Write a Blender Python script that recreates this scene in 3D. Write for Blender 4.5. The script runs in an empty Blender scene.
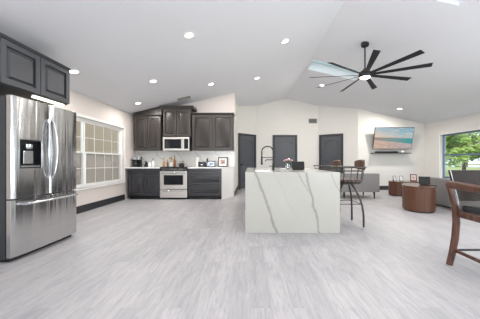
import bpy, bmesh, math, random
from mathutils import Vector, Matrix
random.seed(7)
C = bpy.context.scene.collection
S = bpy.context.scene
PI = math.pi
R = math.radians
CAMZ = 1.06

# ------------------------------------------------------------ camera
cd = bpy.data.cameras.new('camera')
cam = bpy.data.objects.new('camera', cd); C.objects.link(cam)
cam.location = (0, 0, CAMZ); cam.rotation_euler = (PI/2, 0, 0)
cd.sensor_width = 36; cd.lens = 36*231/480
cd.shift_x = -10/480; cd.shift_y = 2/480
cd.clip_start = 0.05; cd.clip_end = 400
S.camera = cam

# ------------------------------------------------------------ world, sun, fill lamps, exposure
W = bpy.data.worlds.new('sky'); S.world = W; W.use_nodes = True
bg = W.node_tree.nodes['Background']
bg.inputs[0].default_value = (0.74, 0.88, 1.0, 1); bg.inputs[1].default_value = 2.2

def light(kind, name, loc, rot, energy, color=(1, 1, 1), **kw):
    l = bpy.data.lights.new(name, kind); l.energy = energy; l.color = color
    for k, v in kw.items(): setattr(l, k, v)
    o = bpy.data.objects.new(name, l); C.objects.link(o)
    o.location = loc; o.rotation_euler = rot
    return o
light('SUN', 'sun', (0, -10, 20), (R(42), 0, R(12)), 2.6, (1, .95, .86), angle=R(1))
# added fill lamps behind the camera, standing in for daylight from the rear
light('AREA', 'fill_rear_left', (-1.4, -3.05, 1.25), (R(128), 0, R(-28)), 150, (.97, .98, 1), shape='RECTANGLE', size=2.6, size_y=1.6, spread=R(125))
light('AREA', 'fill_rear_right', (4.0, -3.05, 1.25), (R(128), 0, R(-10)), 85, (.93, .96, 1), shape='RECTANGLE', size=3.6, size_y=1.6, spread=R(125))
# added fill lamp at an unseen opening in the right wall, brightens the far walls
light('AREA', 'fill_right', (6.6, 1.2, 1.2), (R(90), 0, R(90)), 125, (.90, .95, 1), shape='RECTANGLE', size=4.2, size_y=2.0, spread=R(150))
S.view_settings.view_transform = 'Standard'; S.view_settings.look = 'None'
S.view_settings.gamma = 1; S.view_settings.use_curve_mapping = False
S.view_settings.exposure = -0.1

# ------------------------------------------------------------ materials
def rgb(h):
    h = [int(h[i:i+2], 16)/255 for i in (0, 2, 4)]
    return tuple((c/12.92 if c <= .04045 else ((c+.055)/1.055)**2.4) for c in h) + (1,)
class NT:
    def __init__(s, name):
        s.m = bpy.data.materials.new(name); s.m.use_nodes = True
        s.t = s.m.node_tree; s.b = s.t.nodes['Principled BSDF']; s.out = s.t.nodes['Material Output']
    def n(s, kind, **kw):
        x = s.t.nodes.new('ShaderNode'+kind)
        for k, v in kw.items():
            if k.startswith('i_'):
                key = k[2:]; key = int(key) if key.isdigit() else key.replace('_', ' ')
                s.set(x.inputs[key], v)
            else: setattr(x, k, v)
        return x
    def set(s, inp, v):
        if isinstance(v, bpy.types.NodeSocket): s.t.links.new(v, inp)
        else: inp.default_value = v
    def math(s, op, a, b=0.0, c=None):
        x = s.n('Math', operation=op); s.set(x.inputs[0], a); s.set(x.inputs[1], b)
        if c is not None: s.set(x.inputs[2], c)
        return x.outputs[0]
    def mix(s, f, a, b, mode='MIX'):
        x = s.n('Mix', data_type='RGBA', blend_type=mode)
        s.set(x.inputs[0], f); s.set(x.inputs[6], a); s.set(x.inputs[7], b); return x.outputs[2]
    def ramp(s, f, pts):
        x = s.n('ValToRGB'); s.set(x.inputs[0], f); e = x.color_ramp.elements
        while len(e) < len(pts): e.new(.5)
        for k, (p, c) in enumerate(pts): e[k].position = p; e[k].color = c
        return x.outputs[0]
    def coord(s, which='Object', scale=(1, 1, 1), loc=(0, 0, 0), rot=(0, 0, 0)):
        tc = s.n('TexCoord'); mp = s.n('Mapping')
        s.t.links.new(tc.outputs[which], mp.inputs[0])
        mp.inputs['Scale'].default_value = scale; mp.inputs['Location'].default_value = loc; mp.inputs['Rotation'].default_value = rot
        return mp.outputs[0]
    def noise(s, vec, scale=5, detail=3, rough=.5, dist=0):
        x = s.n('TexNoise'); s.set(x.inputs['Vector'], vec); x.inputs['Scale'].default_value = scale
        x.inputs['Detail'].default_value = detail; x.inputs['Roughness'].default_value = rough; x.inputs['Distortion'].default_value = dist
        return x.outputs[0]
    def bump(s, h, strength=.2, dist=.01):
        x = s.n('Bump'); s.set(x.inputs['Height'], h); x.inputs['Strength'].default_value = strength; x.inputs['Distance'].default_value = dist
        s.t.links.new(x.outputs[0], s.b.inputs['Normal'])
    def base(s, col, rough=.5, metal=0, spec=None):
        s.set(s.b.inputs['Base Color'], col); s.set(s.b.inputs['Roughness'], rough); s.b.inputs['Metallic'].default_value = metal
        if spec is not None: s.b.inputs['Specular IOR Level'].default_value = spec

def paint(name, hexc, rough=.5, var=.06, scale=3, metal=0, bump=0, bscale=200):
    m = NT(name); c = rgb(hexc); v = m.coord()
    f = m.noise(v, scale, 3)
    m.base(m.mix(f, tuple(x*(1-var) for x in c[:3])+(1,), tuple(min(1, x*(1+var)) for x in c[:3])+(1,)), rough, metal)
    if bump: m.bump(m.noise(v, bscale, 2), bump, .002)
    return m.m
def emit(name, col, strength):
    m = NT(name); m.base((0, 0, 0, 1), .5); m.b.inputs['Emission Color'].default_value = col
    m.b.inputs['Emission Strength'].default_value = strength; return m.m
def wood(name, dark, lightc, rough=.35, scale=(14, 14, 1.5), rot=(0, 0, 0)):
    m = NT(name); v = m.coord(scale=scale, rot=rot)
    f = m.noise(v, 2.5, 6, .6, .8)
    m.base(m.ramp(f, [(.3, rgb(dark)), (.7, rgb(lightc))]), rough); m.bump(f, .1, .002); return m.m
def glass(name, tint=(1, 1, 1, 1), alpha=.12, rough=.02):
    m = NT(name); t = m.n('BsdfTransparent'); t.inputs[0].default_value = tint
    g = m.n('BsdfGlossy'); g.inputs['Roughness'].default_value = rough
    mx = m.n('MixShader'); mx.inputs[0].default_value = alpha
    m.t.links.new(t.outputs[0], mx.inputs[1]); m.t.links.new(g.outputs[0], mx.inputs[2]); m.t.links.new(mx.outputs[0], m.out.inputs[0])
    return m.m

M = {}
M['ceiling'] = paint('ceiling_paint', 'e4e4e8', .9, .015, 2, bump=.08, bscale=60)
M['wall'] = paint('wall_paint', 'd9d6d0', .85, .015, 2, bump=.04)
M['wall_tan'] = paint('kitchen_wall_paint', 'dcd3cd', .85, .015, 2, bump=.04)
M['trim_dark'] = paint('charcoal_trim', '2b2c30', .4, .05)
M['white_trim'] = paint('white_vinyl', 'efeeec', .35, .02)
M['blue_frame'] = paint('aluminium_frame', '6c7c96', .35, .03, metal=.3)
M['door'] = paint('charcoal_door_paint', '484a4f', .36, .05)
M['cab'] = paint('grey_stained_cabinet', '3b3633', .38, .08, 6)
M['cab_base'] = paint('dark_grey_cabinet', '3a3a3e', .3, .08, 6)
M['cab_fridge'] = paint('slate_cabinet', '3e4045', .36, .06, 6)
M['toe'] = paint('toe_kick_black', '1c1c1e', .6)
M['black'] = paint('satin_black_metal', '141416', .35, .1)
M['black_plastic'] = paint('black_plastic', '19191b', .3, .1)
M['fan_black'] = paint('matt_black_blade', '161618', .65, .1)
M['tablet_black'] = paint('matt_black_case', '09090a', .6, .1)
M['gun'] = paint('gunmetal', '4f4c49', .35, .12, 20, metal=.8)
M['white_cer'] = paint('white_ceramic', 'f4f4f2', .15, .01)
M['fabric'] = paint('grey_upholstery', '7e7b7a', .95, .1, 60, bump=.5, bscale=600)
M['leather'] = paint('dark_brown_leather', '2c2422', .18, .2, 12, bump=.1, bscale=120)
M['black_leather'] = paint('black_leather', '1d1e22', .3, .2, 12, bump=.1, bscale=120)
M['piping'] = paint('pale_piping', 'c9cdd4', .4)
M['brown_weave'] = None
M['cherry'] = wood('reddish_brown_wood', '33201a', '6d4636', .3)
M['walnut'] = wood('walnut_veneer', '40281b', '6a422e', .42, (22, 22, .8))
M['walnut_top'] = wood('walnut_top', '49301f', '6b4a3a', .18, (4, 14, 4))
M['dark_wood'] = wood('dark_leg_wood', '1d1614', '33251f', .4)
M['grille'] = paint('vent_grey', '8b8985', .5)
M['vent_dark'] = paint('vent_slot', '55534f', .7)
M['lamp'] = emit('lamp_glow', (1, .97, .92, 1), 9)
M['fan_lamp'] = emit('fan_lamp_glow', (1, .93, .8, 1), 6)
M['glass'] = glass('clear_glass', alpha=.06)
M['glass_ware'] = glass('glassware', (.95, .97, .98, 1), .25)
M['oven_glass'] = paint('oven_glass', '26282b', .06, .05)
M['amber'] = paint('amber_glass', '8a5a25', .12, .2, 10)
M['tan'] = wood('pale_wood', '8d6a3c', 'c79d62', .5)
M['paper'] = paint('paper_white', 'ecebe8', .7)
M['wax'] = paint('white_wax', 'f3efe6', .5)
M['red'] = paint('dark_red_frame', '7a3437', .4)
M['pink'] = paint('pink_petals', 'c99aa0', .7, .2, 30)
M['stem'] = paint('green_stem', '54614a', .6)
M['sink'] = paint('sink_white', 'fbfbfb', .12, .01)
M['stucco'] = paint('tan_stucco', 'a8967f', .95, .08, 3, bump=.4, bscale=60)
M['lawn'] = None

def m_steel():
    m = NT('brushed_stainless'); f = m.noise(m.coord(scale=(1, 1, 160)), 4, 4, .6)
    m.base(m.ramp(f, [(.3, rgb('b4b4b5')), (.7, rgb('d0cfcf'))]), .2, 1)
    m.set(m.b.inputs['Roughness'], m.math('MULTIPLY_ADD', f, .08, .15))
    m.bump(m.noise(m.coord(scale=(5.5, 1, .35)), 1.6, 2, .5, .3), .55, .035); return m.m
M['steel'] = m_steel()
M['steel_range'] = paint('satin_range_steel', 'd9d3ce', .42, .03, metal=.85)
M['steel_dark'] = paint('grey_side_panel', '4a4c50', .35, .05, metal=.5)
M['steel_bright'] = paint('polished_steel', 'c9cbce', .18, .03, metal=1)

def m_floor():
    m = NT('whitewashed_planks'); v = m.coord(rot=(0, 0, R(90)))
    b = m.n('TexBrick', offset=.37, offset_frequency=2); m.set(b.inputs['Vector'], v)
    b.inputs['Color1'].default_value = (0, 0, 0, 1); b.inputs['Color2'].default_value = (1, 1, 1, 1); b.inputs['Mortar'].default_value = (.5, .5, .5, 1)
    b.inputs['Scale'].default_value = 1; b.inputs['Mortar Size'].default_value = .0016; b.inputs['Mortar Smooth'].default_value = .2
    b.inputs['Brick Width'].default_value = 1.22; b.inputs['Row Height'].default_value = .155
    tone = m.mix(b.outputs[0], rgb('a9a7a8'), rgb('b8b5b6'))
    off = m.n('VectorMath', operation='MULTIPLY_ADD'); m.set(off.inputs[0], b.outputs[0]); off.inputs[1].default_value = (7, 13, 3)
    m.set(off.inputs[2], m.coord(scale=(16, 1.9, 1)))
    g = m.noise(off.outputs[0], 1.6, 8, .72, .6)
    c = m.mix(m.ramp(g, [(.36, (.75, .75, .75, 1)), (.58, (0, 0, 0, 1))]), tone, rgb('929197'))
    off2 = m.n('VectorMath', operation='MULTIPLY_ADD'); m.set(off2.inputs[0], b.outputs[0]); off2.inputs[1].default_value = (3, 5, 11)
    m.set(off2.inputs[2], m.coord(scale=(26, 3.2, 1), loc=(3, 1, 0)))
    g2 = m.noise(off2.outputs[0], 1.8, 6, .7)
    c = m.mix(m.ramp(g2, [(.56, (0, 0, 0, 1)), (.74, (.6, .6, .6, 1))]), c, rgb('c9c6c5'))
    off3 = m.n('VectorMath', operation='MULTIPLY_ADD'); m.set(off3.inputs[0], b.outputs[0]); off3.inputs[1].default_value = (9, 2, 5)
    m.set(off3.inputs[2], m.coord(scale=(22, 2.6, 1), loc=(9, 4, 0)))
    g3 = m.noise(off3.outputs[0], 2.2, 5, .7)
    c = m.mix(m.ramp(g3, [(.62, (0, 0, 0, 1)), (.72, (.5, .5, .5, 1))]), c, rgb('74747a'))
    c = m.mix(m.math('MULTIPLY', b.outputs[1], .35), c, rgb('8f8f90'))
    m.base(c, m.math('MULTIPLY_ADD', g, .2, .33), 0, .45)
    m.bump(m.math('SUBTRACT', g, b.outputs[1]), .1, .002)
    return m.m
M['floor'] = m_floor()

def m_quartz(name, veins, generic=False):
    m = NT(name); tc = m.n('TexCoord'); sp = m.n('SeparateXYZ'); m.set(sp.inputs[0], tc.outputs['Object'])
    x, y, z = sp.outputs
    wob = m.noise(tc.outputs['Object'], 3.2, 5, .6); wob2 = m.noise(tc.outputs['Object'], 14, 3, .6)
    wob = m.math('MULTIPLY_ADD', m.math('SUBTRACT', wob, .5), .13, m.math('MULTIPLY', m.math('SUBTRACT', wob2, .5), .03))
    xx = m.math('ADD', x, wob)
    base = m.mix(m.noise(tc.outputs['Object'], 2.5, 4), rgb('e4e1dc' if generic else 'b6b4ac'), rgb('eeebe7' if generic else 'c2c0b9'))
    tot = 0.0
    for a, b_, w, zmin, s in veins:
        d = m.math('ABSOLUTE', m.math('SUBTRACT', xx, m.math('MULTIPLY_ADD', z, b_, a)))
        core = m.n('MapRange', interpolation_type='SMOOTHSTEP'); m.set(core.inputs[0], d)
        core.inputs[1].default_value = 0; core.inputs[2].default_value = w; core.inputs[3].default_value = s; core.inputs[4].default_value = 0
        v = core.outputs[0]
        if zmin > 0:
            v = m.math('MULTIPLY', v, m.math('GREATER_THAN', z, zmin))
        tot = m.math('MAXIMUM', tot, v)
    if generic:
        sx = m.math('ADD', m.math('MULTIPLY', x, 1.4), m.math('MULTIPLY_ADD', z, 1.1, m.math('MULTIPLY', wob, 3)))
        fr = m.math('PINGPONG', sx, .42); core = m.n('MapRange', interpolation_type='SMOOTHSTEP'); m.set(core.inputs[0], fr)
        core.inputs[1].default_value = 0; core.inputs[2].default_value = .03; core.inputs[3].default_value = .5; core.inputs[4].default_value = 0
        tot = m.math('MAXIMUM', tot, core.outputs[0])
    m.base(m.mix(tot, base, rgb('87837a')), .18); return m.m
M['quartz'] = m_quartz('veined_quartz', [(.40, -.35, .034, 0, .7), (1.03, -.22, .030, 0, .7), (1.24, -.61, .024, .52, .5), (1.63, -.49, .024, 0, .4), (.80, -.5, .016, .2, .15)])
M['white_top'] = paint('white_quartz_top', 'f0efed', .2, .02)
M['splash'] = m_quartz('backsplash_quartz', [], True)

def m_weave():
    m = NT('brown_woven_back'); v = m.coord(scale=(1, 1, 1)); w = m.n('TexWave', wave_type='BANDS', bands_direction='Z'); m.set(w.inputs[0], v)
    w.inputs['Scale'].default_value = 18; w.inputs['Distortion'].default_value = 3
    m.base(m.mix(w.outputs[1], rgb('3a2820'), rgb('6e5343')), .55); m.bump(w.outputs[1], .3, .004); return m.m
M['brown_weave'] = m_weave()
def m_seat():
    m = NT('striped_brown_seat'); v = m.coord(); w = m.n('TexWave', wave_type='BANDS', bands_direction='X'); m.set(w.inputs[0], v)
    w.inputs['Scale'].default_value = 5; w.inputs['Distortion'].default_value = 1.5
    m.base(m.mix(w.outputs[1], rgb('2a211e'), rgb('5d4a41')), .5); return m.m
M['stripe_seat'] = m_seat()
def m_screen():
    m = NT('television_picture'); tc = m.n('TexCoord'); sp = m.n('SeparateXYZ'); m.set(sp.inputs[0], tc.outputs['Generated'])
    x, _, z = sp.outputs
    n = m.noise(m.coord('Generated', (3, 1, 9)), 2.2, 5, .6)
    n2 = m.noise(m.coord('Generated', (4, 1, 22), (3, 0, 1)), 2, 4, .6)
    skyL = m.ramp(z, [(.5, rgb('f3c39a')), (.62, rgb('f2dcc8')), (1, rgb('9fc9dc'))])
    skyR = m.ramp(z, [(.5, rgb('a9c3cc')), (.7, rgb('7fc0d6')), (1, rgb('4fa5c8'))])
    sky = m.mix(x, skyL, skyR)
    sky = m.mix(m.ramp(n, [(.45, (0, 0, 0, 1)), (.62, (.8, .8, .8, 1))]), sky, rgb('e9d6cf'))
    sea = m.mix(x, rgb('a89c98'), rgb('2fa3a9'))
    sand = m.mix(x, rgb('d9b49b'), rgb('b9a9b0'))
    foam = m.ramp(n2, [(.5, (0, 0, 0, 1)), (.6, (.7, .7, .7, 1))])
    shore = m.math('MULTIPLY_ADD', x, -.18, .42)
    low = m.mix(m.math('GREATER_THAN', z, shore), m.mix(foam, sand, rgb('e6d5d0')), sea)
    c = m.mix(m.math('GREATER_THAN', z, .5), low, sky)
    hz = m.math('SUBTRACT', .03, m.math('ABSOLUTE', m.math('SUBTRACT', z, .51)))
    c = m.mix(m.math('MULTIPLY', m.math('GREATER_THAN', hz, 0), m.math('MULTIPLY_ADD', x, -.5, .55)), c, rgb('4a5560'))
    m.base((.01, .01, .01, 1), .15); m.set(m.b.inputs['Emission Color'], c); m.b.inputs['Emission Strength'].default_value = .85
    return m.m
M['screen'] = m_screen()
def m_leaf(name, a, b):
    m = NT(name); m.base(m.mix(m.noise(m.coord(), 1.2, 5, .7), rgb(a), rgb(b)), .7)
    return m.m
M['leaf'] = m_leaf('leaves', '5b7f2c', 'b3cc66'); M['leaf2'] = m_leaf('far_leaves', '5a7a3a', 'a9bd74')
M['bark'] = wood('bark', '3c2a22', '75584a', .9)
M['grass'] = m_leaf('lawn_grass', '66762f', '93984f')
M['water'] = paint('pond_water', '7fa5c9', .08, .1, .3)
M['skypane'] = None
def m_sky():
    m = NT('frosted_skylight'); a = m.n('BsdfTranslucent'); a.inputs[0].default_value = (.50, .58, .58, 1)
    t = m.n('BsdfTransparent'); t.inputs[0].default_value = (.50, .53, .50, 1)
    mx = m.n('MixShader'); mx.inputs[0].default_value = .45
    m.t.links.new(a.outputs[0], mx.inputs[1]); m.t.links.new(t.outputs[0], mx.inputs[2]); m.t.links.new(mx.outputs[0], m.out.inputs[0]); return m.m
M['skypane'] = m_sky()
def m_mesh():
    m = NT('insect_screen_mesh'); a = m.n('BsdfDiffuse'); a.inputs[0].default_value = rgb('b9b6b2')
    t = m.n('BsdfTransparent'); mx = m.n('MixShader'); mx.inputs[0].default_value = .55
    m.t.links.new(a.outputs[0], mx.inputs[1]); m.t.links.new(t.outputs[0], mx.inputs[2]); m.t.links.new(mx.outputs[0], m.out.inputs[0]); return m.m
M['mesh'] = m_mesh()

# ------------------------------------------------------------ mesh helpers
class MB:
    def __init__(s): s.b = bmesh.new()
    def box(s, x0, x1, y0, y1, z0, z1):
        v = [s.b.verts.new(p) for p in ((x0,y0,z0),(x1,y0,z0),(x1,y1,z0),(x0,y1,z0),(x0,y0,z1),(x1,y0,z1),(x1,y1,z1),(x0,y1,z1))]
        for f in ((0,3,2,1),(4,5,6,7),(0,1,5,4),(1,2,6,5),(2,3,7,6),(3,0,4,7)): s.b.faces.new([v[i] for i in f])
        return s
    def frus(s, x0, x1, z0, z1, y0, y1, ins):          # raised panel: back at y0, front (inset) at y1
        a = [s.b.verts.new(p) for p in ((x0,y0,z0),(x1,y0,z0),(x1,y0,z1),(x0,y0,z1))]
        c = [s.b.verts.new(p) for p in ((x0+ins,y1,z0+ins),(x1-ins,y1,z0+ins),(x1-ins,y1,z1-ins),(x0+ins,y1,z1-ins))]
        s.b.faces.new(c); s.b.faces.new(a[::-1])
        for i in range(4): s.b.faces.new((a[i], a[(i+1)%4], c[(i+1)%4], c[i]))
        return s
    def prism(s, poly, z0, z1, axis='z'):
        def mp(p, t):
            return {'z': (p[0], p[1], t), 'y': (p[0], t, p[1]), 'x': (t, p[0], p[1])}[axis]
        a = [s.b.verts.new(mp(p, z0)) for p in poly]; c = [s.b.verts.new(mp(p, z1)) for p in poly]
        n = len(poly); s.b.faces.new(a[::-1]); s.b.faces.new(c)
        for i in range(n): s.b.faces.new((a[i], a[(i+1)%n], c[(i+1)%n], c[i]))
        return s
    def lathe(s, prof, n=24, cx=0, cy=0, cap=True):
        rings = []
        for r, z in prof:
            rings.append([s.b.verts.new((cx+r*math.cos(2*PI*i/n), cy+r*math.sin(2*PI*i/n), z)) for i in range(n)])
        for a, c in zip(rings, rings[1:]):
            for i in range(n): s.b.faces.new((a[i], a[(i+1)%n], c[(i+1)%n], c[i]))
        if cap: s.b.faces.new(rings[0][::-1]); s.b.faces.new(rings[-1])
        return s
    def sweep(s, pts, rad, n=10, closed=False, sq=1.0, up=(0, 0, 1)):
        # rad: one value, or per-point (a, b) half sizes; sq<1 squares the section
        pts = [Vector(p) for p in pts]; N = len(pts)
        if not isinstance(rad, list): rad = [rad]*N
        rings = []; up = Vector(up)
        for k in range(N):
            if closed: d = pts[(k+1)%N]-pts[k-1]
            else: d = pts[min(k+1, N-1)]-pts[max(k-1, 0)]
            d.normalize(); u = up - d*up.dot(d)
            if u.length < .15: u = Vector((1, 0, 0)) - d*d.x
            if u.length < .15: u = Vector((0, 1, 0)) - d*d.y
            u.normalize(); w = d.cross(u)
            a, b = rad[k] if isinstance(rad[k], tuple) else (rad[k], rad[k])
            ring = []
            for i in range(n):
                t = 2*PI*(i+.5)/n; c_, s_ = math.cos(t), math.sin(t)
                c_ = math.copysign(abs(c_)**sq, c_); s_ = math.copysign(abs(s_)**sq, s_)
                ring.append(s.b.verts.new(pts[k]+u*a*c_+w*b*s_))
            rings.append(ring)
        rng = range(N if closed else N-1)
        for k in rng:
            a, c = rings[k], rings[(k+1) % N]
            for i in range(n): s.b.faces.new((a[i], a[(i+1)%n], c[(i+1)%n], c[i]))
        if not closed: s.b.faces.new(rings[0][::-1]); s.b.faces.new(rings[-1])
        return s
    def ball(s, c, r, seg=12, sc=(1, 1, 1)):
        g = bmesh.ops.create_uvsphere(s.b, u_segments=seg, v_segments=max(6, seg//2), radius=r)
        for v in g['verts']: v.co = Vector((v.co.x*sc[0]+c[0], v.co.y*sc[1]+c[1], v.co.z*sc[2]+c[2]))
        return s
    def xf(s, mat): bmesh.ops.transform(s.b, matrix=mat, verts=s.b.verts); return s
    def build(s, name, mat, parent=None, bevel=0, seg=2, smooth=False, loc=None, rot=None):
        bmesh.ops.recalc_face_normals(s.b, faces=s.b.faces)
        me = bpy.data.meshes.new(name); s.b.to_mesh(me); s.b.free()
        me.materials.append(M[mat])
        if smooth or bevel:
            for p in me.polygons: p.use_smooth = True
        o = bpy.data.objects.new(name, me); C.objects.link(o)
        if parent: o.parent = parent
        if loc: o.location = loc
        if rot: o.rotation_euler = rot
        if bevel:
            b = o.modifiers.new('bevel', 'BEVEL'); b.width = bevel; b.segments = seg; b.limit_method = 'ANGLE'; b.angle_limit = R(40)
            b.harden_normals = True
        elif smooth:
            try: me.set_sharp_from_angle(angle=R(50))
            except Exception: pass
        return o
def tag(o, label=None, cat=None, group=None, kind=None):
    if label: o['label'] = label
    if cat: o['category'] = cat
    if group: o['group'] = group
    if kind: o['kind'] = kind
    return o
def empty(name, loc, rz=0, label=None, cat=None, group=None, kind=None):
    o = bpy.data.objects.new(name, None); C.objects.link(o); o.empty_display_size = .1
    o.location = loc; o.rotation_euler = (0, 0, rz); return tag(o, label, cat, group, kind)
def copy_tree(o, parent=None):
    c = o.copy(); C.objects.link(c); c.parent = parent
    for ch in list(o.children): copy_tree(ch, c)
    return c
def struct(o): o['kind'] = 'structure'; return o
def door_panel(mb, x0, x1, z0, z1, y, rail=.055, t=.03):
    """raised-panel front: frame rails, groove and raised centre; front face at y - t"""
    mb.box(x0, x1, y-.008, y, z0, z1)
    f = y-t
    mb.box(x0, x0+rail, f, y-.006, z0, z1); mb.box(x1-rail, x1, f, y-.006, z0, z1)
    mb.box(x0+rail, x1-rail, f, y-.006, z0, z0+rail); mb.box(x0+rail, x1-rail, f, y-.006, z1-rail, z1)
    g = .018
    if x1-x0 > 2*rail+.08 and z1-z0 > 2*rail+.05:
        mb.frus(x0+rail+g, x1-rail-g, z0+rail+g, z1-rail-g, y-.008, f+.004, .022)
    return mb

# ------------------------------------------------------------ room
XL, XR, RX, RZ, SL = -3.5, 6.53, 1.52, 3.64, .2355
def ceil(x): return RZ - SL*abs(x-RX)
YB = -3.2                      # wall behind the camera
struct(MB().box(XL-.2, XR+.2, YB-.2, 9.9, -.1, 0).build('floor', 'floor'))
# ceiling with two skylight openings in the right slope
SKY = [(1.60, 2.92, 5.83, 6.41), (1.78, 3.0, 2.72, 3.31)]
def ceiling():
    b = bmesh.new(); xs = [XL-.05, RX, 1.60, 1.78, 2.92, 3.0, XR+.05]; ys = [YB, 2.72, 3.31, 5.83, 6.41, 9.8]
    V = {(i, j): b.verts.new((x, y, ceil(x))) for i, x in enumerate(xs) for j, y in enumerate(ys)}
    for i in range(len(xs)-1):
        for j in range(len(ys)-1):
            mx, my = (xs[i]+xs[i+1])/2, (ys[j]+ys[j+1])/2
            if any(a < mx < c and d < my < e for a, c, d, e in SKY): continue
            b.faces.new((V[i, j], V[i+1, j], V[i+1, j+1], V[i, j+1]))
    r = bmesh.ops.extrude_face_region(b, geom=list(b.faces))
    for g in r['geom']:
        if isinstance(g, bmesh.types.BMVert): g.co.z += .22
    bmesh.ops.recalc_face_normals(b, faces=b.faces)
    me = bpy.data.meshes.new('ceiling'); b.to_mesh(me); b.free(); me.materials.append(M['ceiling'])
    o = bpy.data.objects.new('ceiling', me); C.objects.link(o); struct(o)
ceiling()
for k, (a, c, d, e) in enumerate(SKY):
    t = empty('window_%d' % (k+3), ((a+c)/2, (d+e)/2, ceil((a+c)/2)+.23), kind='structure')
    t.rotation_euler = (0, math.atan(SL), 0)
    hx, hy = (c-a)/2/math.cos(math.atan(SL))+.04, (e-d)/2+.04
    mb = MB(); mb.box(-hx-.04, hx+.04, -hy-.04, -hy+.03, 0, .06).box(-hx-.04, hx+.04, hy-.03, hy+.04, 0, .06)
    mb.box(-hx-.04, -hx+.03, -hy+.03, hy-.03, 0, .06).box(hx-.03, hx+.04, -hy+.03, hy-.03, 0, .06).build('frame', 'white_trim', t)
    MB().box(-hx+.03, hx-.03, -hy+.03, hy-.03, .02, .035).build('pane', 'skypane', t)

def gable_wall(name, x0, x1, y0, y1, mat):
    xs = [x0] + ([RX] if x0 < RX < x1 else []) + [x1]
    poly = [(x0, 0)] + [(x1, 0)] + [(x, ceil(x)+.05) for x in reversed(xs)]
    return struct(MB().prism(poly, y0, y1, 'y').build(name, mat))
# left wall with window opening  y 3.35..6.27 , z .50..1.97
LW = (3.30, 6.42, .50, 1.98)
zt = ceil(XL)+.05
mb = MB(); mb.box(XL-.18, XL, YB, LW[0], 0, zt).box(XL-.18, XL, LW[1], 7.2, 0, zt).box(XL-.18, XL, LW[0], LW[1], 0, LW[2]).box(XL-.18, XL, LW[0], LW[1], LW[3], zt)
struct(mb.build('wall_left', 'wall_tan'))
RW = (4.3, 7.93, .50, 1.97)
zt = ceil(XR)+.05
mb = MB(); mb.box(XR, XR+.18, YB, -1, 0, zt).box(XR, XR+.18, -1, 3.4, 2.3, zt).box(XR, XR+.18, 3.4, RW[0], 0, zt).box(XR, XR+.18, RW[1], 8.8, 0, zt).box(XR, XR+.18, RW[0], RW[1], 0, RW[2]).box(XR, XR+.18, RW[0], RW[1], RW[3], zt)  # the near opening, out of view, is made for the added fill lamp
struct(mb.build('wall_right', 'wall'))
KY = 7.07; PX = -.474; PY = 8.76
gable_wall('wall_kitchen', XL-.1, PX, KY, KY+.14, 'wall_tan')
struct(MB().prism([(KY+.14, 0), (PY+.02, 0), (PY+.02, ceil(PX)+.02), (KY+.14, ceil(PX)+.02)], PX-.14, PX, 'x').build('wall_pantry', 'wall'))
gable_wall('wall_back', .20, 2.84, 9.47, 9.6, 'wall')
TX, TY = 4.044, 8.65
gable_wall('wall_television', TX, XR+.1, TY, TY+.14, 'wall')
def angled(name, p, q, z_extra=.05):
    d = (Vector(q)-Vector(p)); L = d.length; n = Vector((-d.y, d.x))/L
    if n.y < 0: n = -n
    a, b_ = Vector(p), Vector(q); c, e = b_+n*.12, a+n*.12
    bm_ = MB(); lo = [bm_.b.verts.new((v.x, v.y, 0)) for v in (a, b_, c, e)]
    hi = [bm_.b.verts.new((v.x, v.y, ceil(v.x)+z_extra)) for v in (a, b_, c, e)]
    bm_.b.faces.new(lo[::-1]); bm_.b.faces.new(hi)
    for i in range(4): bm_.b.faces.new((lo[i], lo[(i+1)%4], hi[(i+1)%4], hi[i]))
    return struct(bm_.build(name, 'wall'))
angled('wall_back_left', (PX, PY), (.246, 9.47)); angled('wall_back_right', (2.79, 9.47), (TX, TY))
# rear wall behind the camera with two unglazed openings made for the added fill lamps
poly = []
def rear():
    mb = MB(); y0, y1 = YB-.18, YB
    def seg(x0, x1, z0=0.0):
        xs = [x0]+([RX] if x0 < RX < x1 else [])+[x1]
        mb.prism([(x0, z0), (x1, z0)]+[(x, ceil(x)+.05) for x in reversed(xs)], y0, y1, 'y')
    seg(XL-.1, -2.7); seg(-2.7, -.1, 2.35); seg(-.1, 2.2); seg(2.2, 5.8, 2.35); seg(5.8, XR+.1)
    struct(mb.build('wall_rear', 'wall'))
rear()

# baseboards
def baseb(name, p, q, h=.15, t=.016):
    d = Vector(q)-Vector(p); L = d.length; a = math.atan2(d.y, d.x)
    o = MB().box(0, L, -t, 0, 0, h).build(name, 'trim_dark', bevel=.004)
    o.location = (p[0], p[1], 0); o.rotation_euler = (0, 0, a); return struct(o)
baseb('baseboard_left', (XL+.0, 3.36), (XL, 6.44))                         # faces +X : box extends to -t side
baseb('baseboard_pantry', (PX, KY-.02), (PX, PY))
baseb('baseboard_television', (TX, TY), (XR, TY))
baseb('baseboard_right', (XR, TY), (XR, 3.4))
u = (Vector((TX, TY))-Vector((2.79, 9.47))).normalized()
def on(p0, u, t): return (p0[0]+u.x*t, p0[1]+u.y*t)
baseb('baseboard_back_right', on((2.79, 9.47), u, 1.0), (TX, TY))
baseb('baseboard_back', (.246, 9.47), (.93, 9.47)); baseb('baseboard_back.001', (1.93, 9.47), (2.79, 9.47))

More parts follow.
